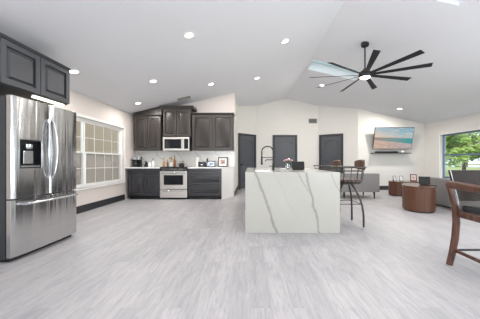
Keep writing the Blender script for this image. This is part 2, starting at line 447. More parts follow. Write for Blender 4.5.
# doors: local x along the wall, front faces -y
def make_door(k, p, rz, w, hand, top=2.06):
    t = empty('door_%d' % k, (p[0], p[1], 0), rz, kind='structure'); cs = .085
    mb = MB().box(0, cs, -.045, 0, 0, top+cs).box(w-cs, w, -.045, 0, 0, top+cs).box(cs, w-cs, -.045, 0, top, top+cs)
    mb.build('casing', 'trim_dark', t, bevel=.006)
    x0, x1 = cs+.005, w-cs-.005; s = .11
    mb = MB().box(x0, x1, -.006, -.001, .012, top-.005)
    f = -.026
    mb.box(x0, x0+s, f, -.006, .012, top-.005).box(x1-s, x1, f, -.006, .012, top-.005)
    for a, c in ((.012, .20), (.92, 1.06)): mb.box(x0+s, x1-s, f, -.006, a, c)
    # arched top rail
    cx = (x0+x1)/2; hw = (x1-x0)/2-s; n = 12
    arc = [(cx-hw+2*hw*i/n, 1.80+.11*math.sin(PI*i/n)) for i in range(n+1)]
    mb.prism([(x1-s, top-.005), (x0+s, top-.005)]+arc, f, -.006, 'y')
    mb.frus(x0+s+.02, x1-s-.02, .22, .90, -.006, -.015, .035)
    arc2 = [(cx-hw+.02+(2*hw-.04)*i/n, 1.78+.10*math.sin(PI*i/n)) for i in range(n+1)]
    mb.prism([(x0+s+.02, 1.08)]+arc2+[(x1-s-.02, 1.08)], -.013, -.006, 'y')
    mb.build('panel', 'door', t, bevel=.005)
    hx = x0+.06 if hand < 0 else x1-.06
    h = MB(); h.lathe([(.028, 0), (.028, .008), (.012, .012), (.012, .035), (.026, .045), (.028, .06), (.018, .072)], 14)
    h.xf(Matrix.Rotation(PI/2, 4, 'X')); h.build('door_knob', 'black', t, smooth=True, loc=(hx, f, .95))
u1 = (Vector((.246, 9.47))-Vector((PX, PY))).normalized(); a1 = math.atan2(u1.y, u1.x)
make_door(1, on((PX, PY), u1, .03), a1, .95, -1)
make_door(2, (.93, 9.47), 0, 1.0, 1)
a2 = math.atan2(u.y, u.x)
make_door(3, on((2.79, 9.47), u, .05), a2, .93, -1)

# left window (double hung pair with muntins)
def left_window():
    y0, y1, z0, z1 = LW; x = XL
    t = empty('window_1', (x, (y0+y1)/2, z0), kind='structure')
    cy = (y0+y1)/2
    def bx(mb, a, b_, c, d, e, f): mb.box(a, b_, c-cy, d-cy, e-z0, f-z0)
    mb = MB(); xa, xb = -.13, -.05
    bx(mb, xa, xb, y0, y0+.05, z0, z1); bx(mb, xa, xb, y1-.05, y1, z0, z1)
    bx(mb, xa, xb, y0+.05, y1-.05, z0, z0+.05); bx(mb, xa, xb, y0+.05, y1-.05, z1-.05, z1)
    bx(mb, xa, xb, 4.945, 4.975, z0+.05, z1-.05)
    mb.build('frame', 'white_trim', t, bevel=.006)
    for (a, b_) in ((y0+.05, 4.945), (4.975, y1-.05)):
        for (c, d, xo) in ((z0+.05, 1.27, -.08), (1.235, z1-.05, -.105)):
            mb = MB(); w = .028
            bx(mb, xo, xo+.03, a, a+w, c, d); bx(mb, xo, xo+.03, b_-w, b_, c, d); bx(mb, xo, xo+.03, a+w, b_-w, c, c+w); bx(mb, xo, xo+.03, a+w, b_-w, d-w, d)
            n = 4
            for i in range(1, n):
                yy = a+w+(b_-a-2*w)*i/n; bx(mb, xo+.006, xo+.012, yy-.005, yy+.005, c+w, d-w)
            zz = (c+d)/2; bx(mb, xo+.007, xo+.0115, a+w, b_-w, zz-.005, zz+.005)
            mb.build('sash', 'white_trim', t)
            mb = MB(); bx(mb, xo+.013, xo+.017, a+w, b_-w, c+w, d-w); mb.build('pane', 'glass', t)
        mb = MB(); bx(mb, -.125, -.122, a, b_, z0+.05, 1.25); mb.build('insect_screen', 'mesh', t)
    mb = MB(); bx(mb, -.05, .03, y0-.03, y1+.03, z0-.03, z0); mb.build('sill', 'white_trim', t, bevel=.005)
    mb = MB(); bx(mb, 0.0, .012, y0-.06, y0, z0, z1+.06); bx(mb, 0.0, .012, y1, y1+.06, z0, z1+.06); bx(mb, 0.0, .012, y0, y1, z1, z1+.06)
    mb.build('casing', 'white_trim', t, bevel=.003)
left_window()
def right_window():
    y0, y1, z0, z1 = RW; cy = (y0+y1)/2
    t = empty('window_2', (XR, cy, z0), kind='structure')
    def bx(mb, a, b_, c, d, e, f): mb.box(a, b_, c-cy, d-cy, e-z0, f-z0)
    mb = MB(); w = .045
    bx(mb, .08, .14, y0, y0+w, z0, z1); bx(mb, .08, .14, y1-w, y1, z0, z1); bx(mb, .08, .14, y0+w, y1-w, z0, z0+w); bx(mb, .08, .14, y0+w, y1-w, z1-w, z1)
    mb.build('frame', 'blue_frame', t, bevel=.004)
    mb = MB(); bx(mb, .085, .135, y0+w, y1-w, 1.255, 1.305); mb.build('meeting_rail', 'blue_frame', t)
    mb = MB(); bx(mb, .108, .112, y0+w, y1-w, z0+w, z1-w); mb.build('pane', 'glass', t)
    mb = MB(); bx(mb, -.03, .08, y0-.04, y1+.04, z0-.03, z0); mb.build('sill', 'white_trim', t, bevel=.005)
    mb = MB(); bx(mb, -.014, 0, y1, y1+.035, z0, z1+.02); bx(mb, -.014, 0, y0-.035, y0, z0, z1+.02); bx(mb, -.014, 0, y0, y1, z1, z1+.02)
    mb.build('casing', 'white_trim', t, bevel=.003)
right_window()

# ------------------------------------------------------------ outside
tag(MB().box(XR+.6, 120, -40, 150, -.35, -.21).build('lawn', 'grass'), 'sunlit green lawn seen through the living room window', 'lawn', kind='stuff')
tag(MB().box(50, 74, 40, 105, -.209, -.18).build('pond', 'water'), 'pale blue pond beyond the lawn outside', 'pond', kind='stuff')
def tree(loc, h, r, label, mat='leaf', nleaf=2600, trunk=.22, low=.35, seed=1, group=None, leaf=.28):
    rnd = random.Random(seed)
    t = empty('tree', loc, 0, label, 'tree', group)
    pts = [(0, 0, 0.01), (0, 0, .4), (.1, .05, h*.25), (-.1, .1, h*.5), (.05, 0, h*.8)]
    mb = MB().sweep(pts, [trunk*1.3, trunk*1.1, trunk, trunk*.8, trunk*.3], 9)
    for k in range(5):
        a = k*1.3+seed; mb.sweep([(0, .05, h*.33+k*.1), (r*.45*math.cos(a), r*.45*math.sin(a), h*.55), (r*.75*math.cos(a), r*.75*math.sin(a), h*.68)], [trunk*.5, trunk*.3, trunk*.1], 6)
    mb.build('trunk', 'bark', t, smooth=True)
    b = bmesh.new(); clumps = [(rnd.uniform(-r*.7, r*.7), rnd.uniform(-r*.7, r*.7), h*(low+.06)+rnd.random()*h*(1-low-.12), r*(.22+.16*rnd.random())) for _ in range(26)]
    for i in range(nleaf):
        cx, cy, cz, cr = clumps[i % 26]
        d = Vector((rnd.gauss(0, 1), rnd.gauss(0, 1), rnd.gauss(0, 1))).normalized()*cr*(.55+.5*rnd.random())
        p = Vector((cx, cy, cz))+Vector((d.x, d.y, d.z*.7)); p.z = max(p.z, .6+leaf*1.5); s = leaf*(.6+.8*rnd.random())
        a = Vector((rnd.gauss(0, 1), rnd.gauss(0, 1), rnd.gauss(0, 1))).normalized()*s; c = a.orthogonal().normalized()*s*.55
        b.faces.new([b.verts.new(q) for q in (p-a, p-a*.1+c, p+a, p-a*.1-c)])
    me = bpy.data.meshes.new('foliage'); b.to_mesh(me); b.free(); me.materials.append(M[mat])
    o = bpy.data.objects.new('foliage', me); C.objects.link(o); o.parent = t
    return t
tree((15.2, 19.4, -.2), 5.6, 2.6, 'broad green tree at the left edge of the living room window view', seed=3, low=.2, trunk=.15, nleaf=7500, leaf=.15)
tree((22.6, 24.4, -.2), 6.4, 3.1, 'dense green tree in the right half of the living room window view', seed=8, low=.2, trunk=.16, nleaf=8000, leaf=.17)
g = 'row of trees on the far bank'
for k in range(6):
    x = 80+k*3.6; y = 112-k*9.5
    tree((x, y, -.2), 9+(k*37 % 5)*.5, 4.6, 'distant rounded tree on the far bank of the pond', 'leaf2', 700, .4, .16, 20+k, g, .7)
tag(MB().box(-6.2, -6.0, .5, 13, -.3, 3.3).build('garden_wall', 'stucco'), 'tan stucco wall standing outside the kitchen window', 'wall')
tag(MB().box(-6.0, XL-.18, .5, 13, -.35, -.2).build('side_path', 'stucco'), 'pale paved side path under the kitchen window', 'path')

# ------------------------------------------------------------ cabinets along the kitchen wall
UF = KY-.335      # face of the upper boxes
def upper(name, x0, x1, z0, z1, y, label, nd=2, crown=.06, mat='cab'):
    t = empty(name, ((x0+x1)/2, (y+KY)/2, z0), 0, label, 'cabinet', 'kitchen wall cabinets')
    ox, oy = (x0+x1)/2, (y+KY)/2; a, c = x0-ox, x1-ox; f, b_ = y-oy, KY-.002-oy; H = z1-z0
    MB().box(a, c, f, b_, 0, H).build('body', mat, t, bevel=.002)
    w = (c-a-.012)/nd
    for k in range(nd):
        mb = MB(); door_panel(mb, a+.006+k*w+.006, a+.006+(k+1)*w-.006, .012, H-.015, f-.001); mb.build('door', mat, t, bevel=.0025)
    if crown:
        e = crown; over = e*.9 if e > .08 else e*.4
        mb = MB(); mb.prism([(b_, H), (f-.01, H), (f-.022, H+e*.35), (f-.02-e*.5, H+e*.8), (f-.02-e*.5, H+e), (b_, H+e)], a-over, c+over, 'x')
        mb.build('crown_moulding', mat, t, bevel=.003)
    return t
t = upper('wall_cabinet', -3.36, -2.585, 1.39, 2.38, UF, 'grey double-door wall cabinet in the left corner above the coffee maker', crown=.04)
# scribe strip that follows the sloping ceiling above the corner cabinet
ox, oy, oz = t.location
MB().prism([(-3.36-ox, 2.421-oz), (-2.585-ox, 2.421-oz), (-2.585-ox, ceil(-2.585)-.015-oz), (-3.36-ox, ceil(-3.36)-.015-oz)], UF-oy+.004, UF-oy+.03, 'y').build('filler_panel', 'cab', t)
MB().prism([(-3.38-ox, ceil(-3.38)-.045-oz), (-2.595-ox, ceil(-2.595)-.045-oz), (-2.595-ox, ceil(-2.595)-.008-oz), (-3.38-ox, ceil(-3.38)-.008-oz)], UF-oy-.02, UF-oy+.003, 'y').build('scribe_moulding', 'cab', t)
upper('wall_cabinet', -2.505, -1.70, 1.77, 2.57, KY-.42, 'taller grey double-door cabinet over the microwave with a wide crown', crown=.09)
upper('wall_cabinet', -1.69, -.49, 1.39, 2.42, UF, 'wide grey double-door wall cabinet right of the microwave', crown=.055)

BY = 6.47
def base_cab(x0, x1, label, style):
    ox = (x0+x1)/2; t = empty('base_cabinet', (ox, BY+.29, 0), 0, label, 'cabinet', 'kitchen base cabinets')
    a, c = x0-ox, x1-ox; f, b_ = -.29, .308
    MB().box(a, c, f, b_, .10, .865).build('body', 'cab_base', t, bevel=.002)
    MB().box(a+.01, c-.01, f+.05, b_, 0, .10).build('toe_kick', 'toe', t)
    if style == 'doors':
        w = (c-a)/2
        for k in range(2):
            mb = MB(); door_panel(mb, a+k*w+.014, a+(k+1)*w-.014, .705, .855, f-.001, .03); mb.build('drawer', 'cab_base', t, bevel=.0025)
            mb = MB(); door_panel(mb, a+k*w+.014, a+(k+1)*w-.014, .115, .68, f-.001, .05); mb.build('door', 'cab_base', t, bevel=.0025)
    else:
        for z0, z1 in ((.705, .855), (.415, .68), (.115, .39)):
            mb = MB(); door_panel(mb, a+.008, c-.008, z0, z1, f-.001, .045); mb.build('drawer', 'cab_base', t, bevel=.0025)
base_cab(-3.39, -2.52, 'dark grey base cabinet with two drawers over two doors, left of the range', 'doors')
base_cab(-1.735, -.80, 'dark grey base cabinet of three wide drawers, right of the range', 'drawers')
# worktops
o = tag(MB().box(-3.495, -2.515, BY-.03, KY-.022, .866, .90).build('worktop', 'white_top', bevel=.003), 'white quartz worktop under the coffee maker, left of the range', 'worktop', 'kitchen worktops')
t = empty('worktop', (-1.2, 6.75, 0), 0, 'white quartz worktop with a slanted end, right of the range', 'worktop', 'kitchen worktops')
MB().prism([(-1.745+1.2, BY-.03-6.75), (-.79+1.2, BY-.03-6.75), (-.50+1.2, 7.0-6.75), (-.50+1.2, KY-.022-6.75), (-1.745+1.2, KY-.022-6.75)], .866, .90).build('slab', 'white_top', t, bevel=.003)
MB().prism([(-.795+1.2, BY-6.75), (-.50+1.2, 7.03-6.75), (-.50+1.2, KY-.004-6.75), (-.795+1.2, KY-.004-6.75)], 0, .865).build('end_panel', 'white_trim', t)
tag(MB().box(-3.495, PX-.001, KY-.02, KY-.001, .9015, 1.389).build('backsplash', 'splash'), 'white marbled backsplash behind the kitchen counter', 'backsplash')

# range
def range_cooker():
    t = empty('range_cooker', (-2.128, 6.75, 0), 0, 'stainless steel range with glass oven door between base cabinets', 'stove')
    w = .378; f = -.31
    MB().box(-w, w, f+.03, .29, .05, .885).build('body', 'steel_dark', t)
    MB().box(-w+.02, w-.02, f+.06, .27, 0, .05).build('plinth', 'toe', t)
    MB().box(-w-.004, w+.004, f-.01, .295, .885, .912).build('cooktop', 'oven_glass', t, bevel=.004)
    MB().prism([(f-.03, .80), (f+.03, .80), (f+.03, .884), (f+.0, .884)], -w, w, 'x').build('control_panel', 'black_plastic', t, bevel=.004)
    for k in range(4):
        kb = MB().lathe([(.019, 0), (.017, .022)], 14); kb.xf(Matrix.Rotation(PI/2, 4, 'X'))
        kb.build('knob', 'steel_bright', t, smooth=True, loc=(-.28+k*.187, f-.018, .842))
    d = MB().box(-w, w, f-.02, f+.028, .29, .79).build('oven_door', 'steel_range', t, bevel=.006)
    MB().box(-.27, .27, f-.024, f-.019, .41, .68).build('oven_window', 'oven_glass', d, bevel=.002)
    MB().sweep([(-.33, f-.02, .735), (-.325, f-.06, .738), (.325, f-.06, .738), (.33, f-.02, .735)], .013, 10).build('oven_handle', 'steel_bright', d, smooth=True)
    d = MB().box(-w, w, f-.02, f+.028, .055, .275).build('drawer', 'steel_range', t, bevel=.006)
    MB().box(-.30, .30, f-.035, f-.019, .235, .255).build('drawer_handle', 'steel_bright', d, bevel=.003)
range_cooker()
# microwave
t = empty('microwave', (-2.13, 6.86, 1.375), 0, 'stainless over-the-range microwave with dark glass door', 'microwave')
MB().box(-.38, .38, -.19, .185, 0, .39).build('body', 'steel_dark', t)
d = MB().box(-.38, .21, -.215, -.191, .0, .39).build('door', 'steel_range', t, bevel=.005)
MB().box(-.33, .15, -.219, -.214, .06, .33).build('window_glass', 'oven_glass', d)
MB().sweep([(.175, -.215, .06), (.175, -.235, .07), (.175, -.235, .32), (.175, -.215, .33)], .009, 8).build('handle', 'steel_bright', d, smooth=True)
cp = MB().box(.213, .38, -.215, -.191, 0, .39).build('control_panel', 'steel_range', t, bevel=.005)
MB().box(.235, .355, -.219, -.214, .05, .34).build('keypad', 'oven_glass', cp)

# small things on the kitchen counter
def lathe_thing(name, loc, prof, mat, label, cat, group=None, n=20):
    return tag(MB().lathe(prof, n).build(name, mat, smooth=True, loc=loc), label, cat, group)
CZ = .9015
t = empty('coffee_maker', (-3.36, 6.84, CZ), 0, 'black and silver coffee maker in the left corner of the counter', 'coffee maker')
MB().box(-.12, .12, -.11, .10, 0, .03).build('base', 'black_plastic', t, bevel=.006)
MB().box(-.12, .12, .02, .10, .03, .30).build('water_tank', 'black_plastic', t, bevel=.01)
MB().box(-.12, .12, -.11, .02, .21, .315).build('brew_head', 'steel_bright', t, bevel=.012)
c_ = MB().lathe([(.05, .031), (.065, .06), (.062, .13), (.045, .17), (.048, .18)], 18, 0, -.045).build('carafe', 'oven_glass', t, smooth=True)
MB().sweep([(.062, -.05, .15), (.10, -.05, .14), (.10, -.05, .07), (.062, -.05, .06)], .007, 8).build('handle', 'black_plastic', c_, smooth=True)
t = empty('knife_block', (-3.08, 6.86, CZ), 0, 'small black knife block beside the coffee maker', 'knife block')
MB().prism([(-.06, 0), (.06, 0), (.06, .13), (-.0, .10), (-.06, .05)], -.04, .04, 'x').build('block', 'dark_wood', t, bevel=.004)
for k in range(3):
    MB().sweep([(-.022+k*.022, .0, .09), (-.022+k*.022, -.035, .17)], .008, 8).build('knife_handle', 'black_plastic', t)
lathe_thing('sugar_canister', (-2.97, 6.84, CZ), [(.045, 0), (.048, .02), (.048, .12), (.03, .13), (.012, .15)], 'white_cer', 'low white canister between the knife block and the soap bottle', 'canister')
t = empty('soap_bottle', (-2.86, 6.82, CZ), 0, 'white bottle with a black pump on the left counter', 'bottle')
MB().lathe([(.032, 0), (.035, .01), (.035, .15), (.014, .175), (.012, .19)], 18).build('bottle_body', 'white_cer', t, smooth=True)
mb = MB().lathe([(.014, .19), (.014, .215), (.006, .217), (.006, .25)], 12); mb.sweep([(0, 0, .25), (0, -.05, .245)], .007, 8); mb.build('pump', 'black_plastic', t, smooth=True)
RT = .9135
def bottle(x, y, h, r, mat, label, grp='oil bottles on the left of the range top'):
    t = empty('oil_bottle', (x, y, RT), 0, label, 'bottle', grp)
    MB().lathe([(r*.9, 0), (r, .01), (r, h*.55), (r*.35, h*.72), (r*.33, h*.92)], 16).build('bottle_body', mat, t, smooth=True)
    MB().lathe([(r*.4, h*.92), (r*.4, h)], 12).build('cap', 'black_plastic', t, smooth=True)
bottle(-2.46, 6.60, .25, .034, 'tan', 'pale tan bottle at the left end of the range top')
bottle(-2.385, 6.68, .20, .03, 'amber', 'short amber bottle second from the left on the range')
bottle(-2.205, 6.76, .31, .034, 'amber', 'tall dark amber bottle in the middle of the range top')
t = empty('utensil_crock', (-2.295, 6.72, RT), 0, 'white crock of wooden utensils on the left of the range top', 'utensil crock')
MB().lathe([(.042, 0), (.047, .01), (.047, .12), (.04, .12), (.04, .02)], 20, cap=False).build('crock', 'white_cer', t, smooth=True)
for k, (dx, dy, h) in enumerate(((-.03, .0, .27), (.0, .02, .30), (.03, -.01, .25), (.012, -.02, .28))):
    mb = MB().sweep([(dx*.4, dy*.4, .025), (dx, dy, h-.06)], .006, 6); mb.ball((dx*1.15, dy*1.1, h-.03), .022, 10, (1, .4, 1.5)); mb.build('spoon', 'tan', t, smooth=True)
t = empty('tea_kettle', (-2.01, 6.80, RT), 0, 'small dark kettle on the right burner of the range', 'kettle')
MB().lathe([(.07, 0), (.085, .03), (.075, .075), (.03, .10), (.02, .105)], 22).build('kettle_body', 'black', t, smooth=True)
MB().sweep([(-.055, 0, .085), (-.04, 0, .15), (.04, 0, .15), (.055, 0, .085)], .007, 8).build('handle', 'black_plastic', t, smooth=True)
MB().sweep([(-.07, 0, .05), (-.115, 0, .09)], [.014, .008], 8).build('spout', 'black', t, smooth=True)
t = empty('pillar_candle', (-1.56, 6.86, CZ), 0, 'tall slim white candle on the right counter', 'candle')
MB().lathe([(.038, 0), (.038, .27), (.034, .275)], 20).build('candle_body', 'wax', t, smooth=True)
MB().sweep([(0, 0, .27), (.003, 0, .29)], .0025, 6).build('wick', 'black', t)
t = empty('toaster', (-1.405, 6.80, CZ), 0, 'small black toaster between candle and framed pictures', 'toaster')
MB().box(-.105, .105, -.075, .075, .01, .15).build('body', 'black_plastic', t, bevel=.02, seg=3)
MB().box(-.09, .09, -.065, .065, 0, .01).build('foot', 'toe', t)
MB().box(-.085, .085, -.045, -.02, .148, .152).build('slot', 'steel_bright', t); MB().box(-.085, .085, .02, .045, .148, .152).build('slot', 'steel_bright', t)
MB().box(-.03, .03, -.083, -.074, .05, .08).build('lever', 'steel_bright', t, bevel=.002)
t = empty('pepper_mill', (-1.28, 6.93, CZ), 0, 'slim black pepper mill behind the blue picture', 'pepper mill')
MB().lathe([(.026, 0), (.026, .03), (.016, .08), (.022, .15), (.02, .2)], 16).build('mill_body', 'black', t, smooth=True)
MB().lathe([(.022, .2), (.026, .225), (.018, .25), (.008, .26)], 16).build('mill_head', 'black', t, smooth=True)

def m_picture(name, a, b_, c):
    m = NT(name); tc = m.n('TexCoord'); f = m.noise(tc.outputs['Generated'], 3.5, 2)
    m.base(m.ramp(f, [(.38, rgb(a)), (.5, rgb(b_)), (.62, rgb(c))]), .4); return m.m
M['pic_blue'] = m_picture('blue_photo', '5d7fa6', 'b9cbe0', 'e9eef5')
M['pic_warm'] = m_picture('warm_photo', '5b4040', 'b98a80', 'd9cfc9')
M['pic_red'] = m_picture('portrait_photo', '9a6b62', 'd8b9a8', 'e9ded6')
def frame(name, loc, w, h, rz, label, fm, pm, mat=.03, border=.018, tilt=12, cat='picture frame', grp=None):
    t = empty(name, loc, rz, label, cat, grp)
    T = Matrix.Rotation(-R(tilt), 4, 'X')
    d = .014
    mb = MB().box(-w/2, -w/2+border, -d, 0, 0, h).box(w/2-border, w/2, -d, 0, 0, h).box(-w/2+border, w/2-border, -d, 0, 0, border).box(-w/2+border, w/2-border, -d, 0, h-border, h)
    mb.xf(T).build('border', fm, t, bevel=.002)
    if mat: MB().box(-w/2+border, w/2-border, -.008, -.003, border, h-border).xf(T).build('mount', 'paper', t)
    q = border+mat
    MB().box(-w/2+q, w/2-q, -.0095, -.0085 if mat else -.003, q, h-q).xf(T).build('photograph', pm, t)
    # easel leg behind
    hb = h*.7; MB().prism([(math.sin(R(tilt))*hb+.001, math.cos(R(tilt))*hb), (math.sin(R(tilt))*hb+.006, math.cos(R(tilt))*hb-.004), (hb*.55, 0), (hb*.55-.006, 0)], -.02, .02, 'x').build('easel_leg', fm, t)
    return t
frame('picture_frame', (-1.135, 6.70, CZ), .25, .175, 0, 'wide blue-toned picture in a dark frame on the right counter', 'black', 'pic_blue', 0, .02)
frame('picture_frame', (-.805, 6.80, CZ), .29, .29, R(-6), 'square brown-framed picture with white mount at the counter end', 'dark_wood', 'pic_warm', .05, .028)
# outlet
t = empty('wall_outlet', (-1.56, KY-.0205, 1.14), 0, 'white outlet plate on the backsplash above the candle', 'outlet')
MB().box(-.035, .035, -.005, 0, -.057, .057).build('plate', 'white_cer', t, bevel=.002)
for z in (-.022, .022): MB().box(-.016, .016, -.007, -.004, z-.015, z+.015).build('socket', 'white_trim', t, bevel=.002)

# ------------------------------------------------------------ refrigerator (front faces +X)
def fridge():
    y0, y1 = 2.40, 3.31; cy = (y0+y1)/2; w = (y1-y0)/2
    t = empty('refrigerator', (-2.875, cy, 0), R(90), 'tall stainless steel refrigerator with ice dispenser and bottom freezer', 'refrigerator')
    # local: x -> world +y ; -y local -> world +x ; front plane world x=-2.5 -> local y = -.4
    f = -.40
    MB().box(-w+.004, w-.004, f+.075, .50, .03, 1.745).build('body', 'steel_dark', t, bevel=.004)
    MB().box(-w+.03, w-.03, f+.06, .45, 0, .03).build('plinth', 'toe', t)
    def front(x0, x1, z0, z1, name, hole=None):
        b = bmesh.new(); xs = sorted(set([x0+(x1-x0)*i/14 for i in range(15)]+(list(hole[:2]) if hole else [])))
        zs = [z0, z1] if not hole else [z0, hole[2], hole[3], z1]
        cx = (x0+x1)/2; hw = (x1-x0)/2
        def yy(x):
            k = abs((x-cx)/hw); return f - .012*(1-k*k) + (.012 if k > .985 else 0)
        V = {}
        for i, x in enumerate(xs):
            for j, z in enumerate(zs): V[i, j] = b.verts.new((x, yy(x), z))
        for i in range(len(xs)-1):
            for j in range(len(zs)-1):
                if hole and hole[0]-1e-4 <= xs[i] and xs[i+1] <= hole[1]+1e-4 and j == 1: continue
                b.faces.new((V[i, j], V[i+1, j], V[i+1, j+1], V[i, j+1]))
        r = bmesh.ops.extrude_face_region(b, geom=list(b.faces))
        for g_ in r['geom']:
            if isinstance(g_, bmesh.types.BMVert): g_.co.y = f+.06
        mb = MB(); mb.b.free(); mb.b = b
        return mb.build(name, 'steel', t, bevel=.003)
    sp = .505/.91
    dx = 0.0
    hole = (-.375, -.12, .985, 1.30)
    d1 = front(-w, dx-.003, .665, 1.755, 'door', hole); d2 = front(dx+.003, w, .665, 1.755, 'door')
    d3 = front(-w, w, .05, .652, 'freezer_drawer')
    # dispenser recess
    a, c, z0, z1 = hole
    mb = MB().box(a, c, f+.045, f+.06, z0, z1).box(a, a+.008, f-.006, f+.045, z0, z1).box(c-.008, c, f-.006, f+.045, z0, z1).box(a+.008, c-.008, f-.006, f+.045, z1-.008, z1).box(a+.008, c-.008, f-.006, f+.045, z0, z0+.012)
    dsp = mb.build('dispenser', 'black_plastic', d1)
    MB().box(a+.05, c-.09, f+.005, f+.044, z0+.05, z1-.12).build('dispenser_plate', 'steel_bright', dsp, bevel=.004)
    MB().lathe([(.035, 0), (.04, .02), (.04, .05)], 16, (a+c)/2-.02, f+.01).build('spout', 'steel_bright', dsp, smooth=True, loc=(0, 0, z1-.10))
    MB().box(a+.01, c-.01, f-.002, f+.044, z0+.012, z0+.03).build('drip_tray', 'steel_bright', dsp)
    # curved vertical handles
    for s, d in ((-1, d1), (1, d2)):
        x = s*.045; pts = []
        for i in range(15):
            q = i/14; pts.append((x+s*.026*math.sin(PI*q)-s*.012, f-.018-.03*math.sin(PI*q)**.5, .86+.71*q))
        pts = [(x-s*.012, f-.005, .86)]+pts[1:-1]+[(x-s*.012, f-.005, 1.57)]
        MB().sweep(pts, .011, 10, up=(1, 0, 0)).build('door_handle', 'steel_bright', d, smooth=True)
    pts = [(-.36, f-.008, .60)]+[(-.36+.72*i/12, f-.065, .60) for i in range(13)]+[(.36, f-.008, .60)]
    MB().sweep(pts, .014, 10).build('drawer_handle', 'steel_bright', d3, smooth=True)
    MB().box(w-.075, w-.03, f-.006, f+.002, 1.655, 1.70).build('badge', 'black_plastic', d2)
    for x in (-.3, .3):
        MB().box(x-.04, x+.04, f+.02, f+.12, 1.745, 1.765).build('hinge_cover', 'steel_dark', t, bevel=.003)
fridge()
def fridge_cab():
    y0, y1 = 2.42, 3.36; cy = (y0+y1)/2; w = (y1-y0)/2
    t = empty('wall_cabinet', (-3.06, cy, 1.88), R(90), 'slate grey two-door cabinet above the refrigerator', 'cabinet', 'kitchen wall cabinets')
    f = -.43+.02; H = .50
    MB().box(-w, w, f, .43, 0, H).build('body', 'cab_fridge', t, bevel=.002)
    for a, c in ((-w+.006, -.004), (.004, w-.006)):
        mb = MB(); door_panel(mb, a, c, .012, H-.012, f-.001, .06, .032); mb.build('door', 'cab_fridge', t, bevel=.003)
    MB().prism([(.43, H), (f-.012, H), (f-.03, H+.02), (f-.035, H+.035), (.43, H+.035)], -w-.01, w+.01, 'x').build('crown_moulding', 'cab_fridge', t, bevel=.002)
    o = MB().box(-w-.06, -w-.035, f+.07, .42, -1.88, .0).build('end_panel', 'cab_fridge', t)
    MB().box(0, w-.03, f+.03, f+.08, -.018, -.0005).build('light_rail', 'fan_lamp', t)
fridge_cab()

# ------------------------------------------------------------ island
IX0, IX1, IY0, IY1, IZ = -.07, 1.333, 3.42, 6.0, .90
t = empty('kitchen_island', ((IX0+IX1)/2, (IY0+IY1)/2, 0), 0, 'large veined white quartz waterfall island in the middle of the room', 'kitchen island')
ix, iy = t.location.x, t.location.y
# slab with sink cut-out
sx0, sx1, sy0, sy1 = .08, .36, 3.66, 4.22
t.location = (0, 0, 0)
t.location = (ix, iy, 0)
def isl(name, boxes, mat, bevel=.002):
    mb = MB()
    for b_ in boxes: mb.box(b_[0], b_[1], b_[2], b_[3], b_[4], b_[5])
    o = mb.build(name, mat, t, bevel=bevel); o.location = (-ix, -iy, 0); return o
isl('front_panel', [(IX0, IX1, IY0, IY0+.04, 0, IZ-.0405)], 'quartz')
isl('countertop', [(IX0, IX1, IY0, sy0, IZ-.04, IZ), (IX0, sx0, sy0, sy1, IZ-.04, IZ), (sx1, IX1, sy0, sy1, IZ-.04, IZ), (IX0, IX1, sy1, IY1, IZ-.04, IZ)], 'quartz', 0)
isl('base', [(IX0+.02, IX1-.3, IY0+.042, IY1-.04, 0, .62)], 'cab_base')
isl('back_panel', [(IX0, IX1, IY1-.04, IY1, 0, IZ-.042)], 'quartz')
isl('sink_basin', [(sx0-.0, sx0+.012, sy0, sy1, .66, IZ+.004), (sx1-.012, sx1, sy0, sy1, .66, IZ+.004), (sx0+.012, sx1-.012, sy0, sy0+.012, .66, IZ+.004), (sx0+.012, sx1-.012, sy1-.012, sy1, .66, IZ+.004), (sx0, sx1, sy0, sy1, .645, .66)], 'sink', 0)
# faucet
t = empty('kitchen_faucet', (.425, 4.20, IZ+.001), 0, 'black spring arch kitchen faucet on the island beside the sink', 'faucet')
MB().lathe([(.028, 0), (.028, .01), (.02, .02), (.02, .12), (.014, .13)], 18).build('faucet_base', 'black', t, smooth=True)
pts = [(0, 0, .12), (0, 0, .34)]+[(-.105+.105*math.cos(PI*i/14), 0, .34+.085*math.sin(PI*i/14)*1.1) for i in range(15)]+[(-.21, 0, .26)]
sp_ = MB().sweep(pts, .0085, 10).build('hose', 'black', t, smooth=True)
hel = []
L = [Vector(p) for p in pts]; seg = []
for a, b_ in zip(L, L[1:]):
    n = max(1, int((b_-a).length/.004)); seg += [a.lerp(b_, i/n) for i in range(n)]
for i, p in enumerate(seg):
    d = (seg[min(i+1, len(seg)-1)]-seg[max(i-1, 0)]).normalized(); s_ = Vector((0, 1, 0)); w = d.cross(s_)
    hel.append(p+(s_*math.cos(i*1.5)+w*math.sin(i*1.5))*.0145)
MB().sweep(hel, .0032, 5).build('spring', 'black', t, smooth=True)
MB().lathe([(.012, .26), (.016, .24), (.018, .14), (.022, .11), (.022, .10)], 14, -.21, 0).build('spray_head', 'black', t, smooth=True)
MB().sweep([(0, 0, .23), (-.21, 0, .23)], .007, 8).build('support_arm', 'black', t)
MB().sweep([(0, 0, .19), (-.13, 0, .19), (-.15, 0, .16)], .009, 8).build('filler_spout', 'black', t, smooth=True)
MB().sweep([(-.01, 0, .07), (-.075, 0, .075)], .008, 8).build('lever_handle', 'black', t, smooth=True)
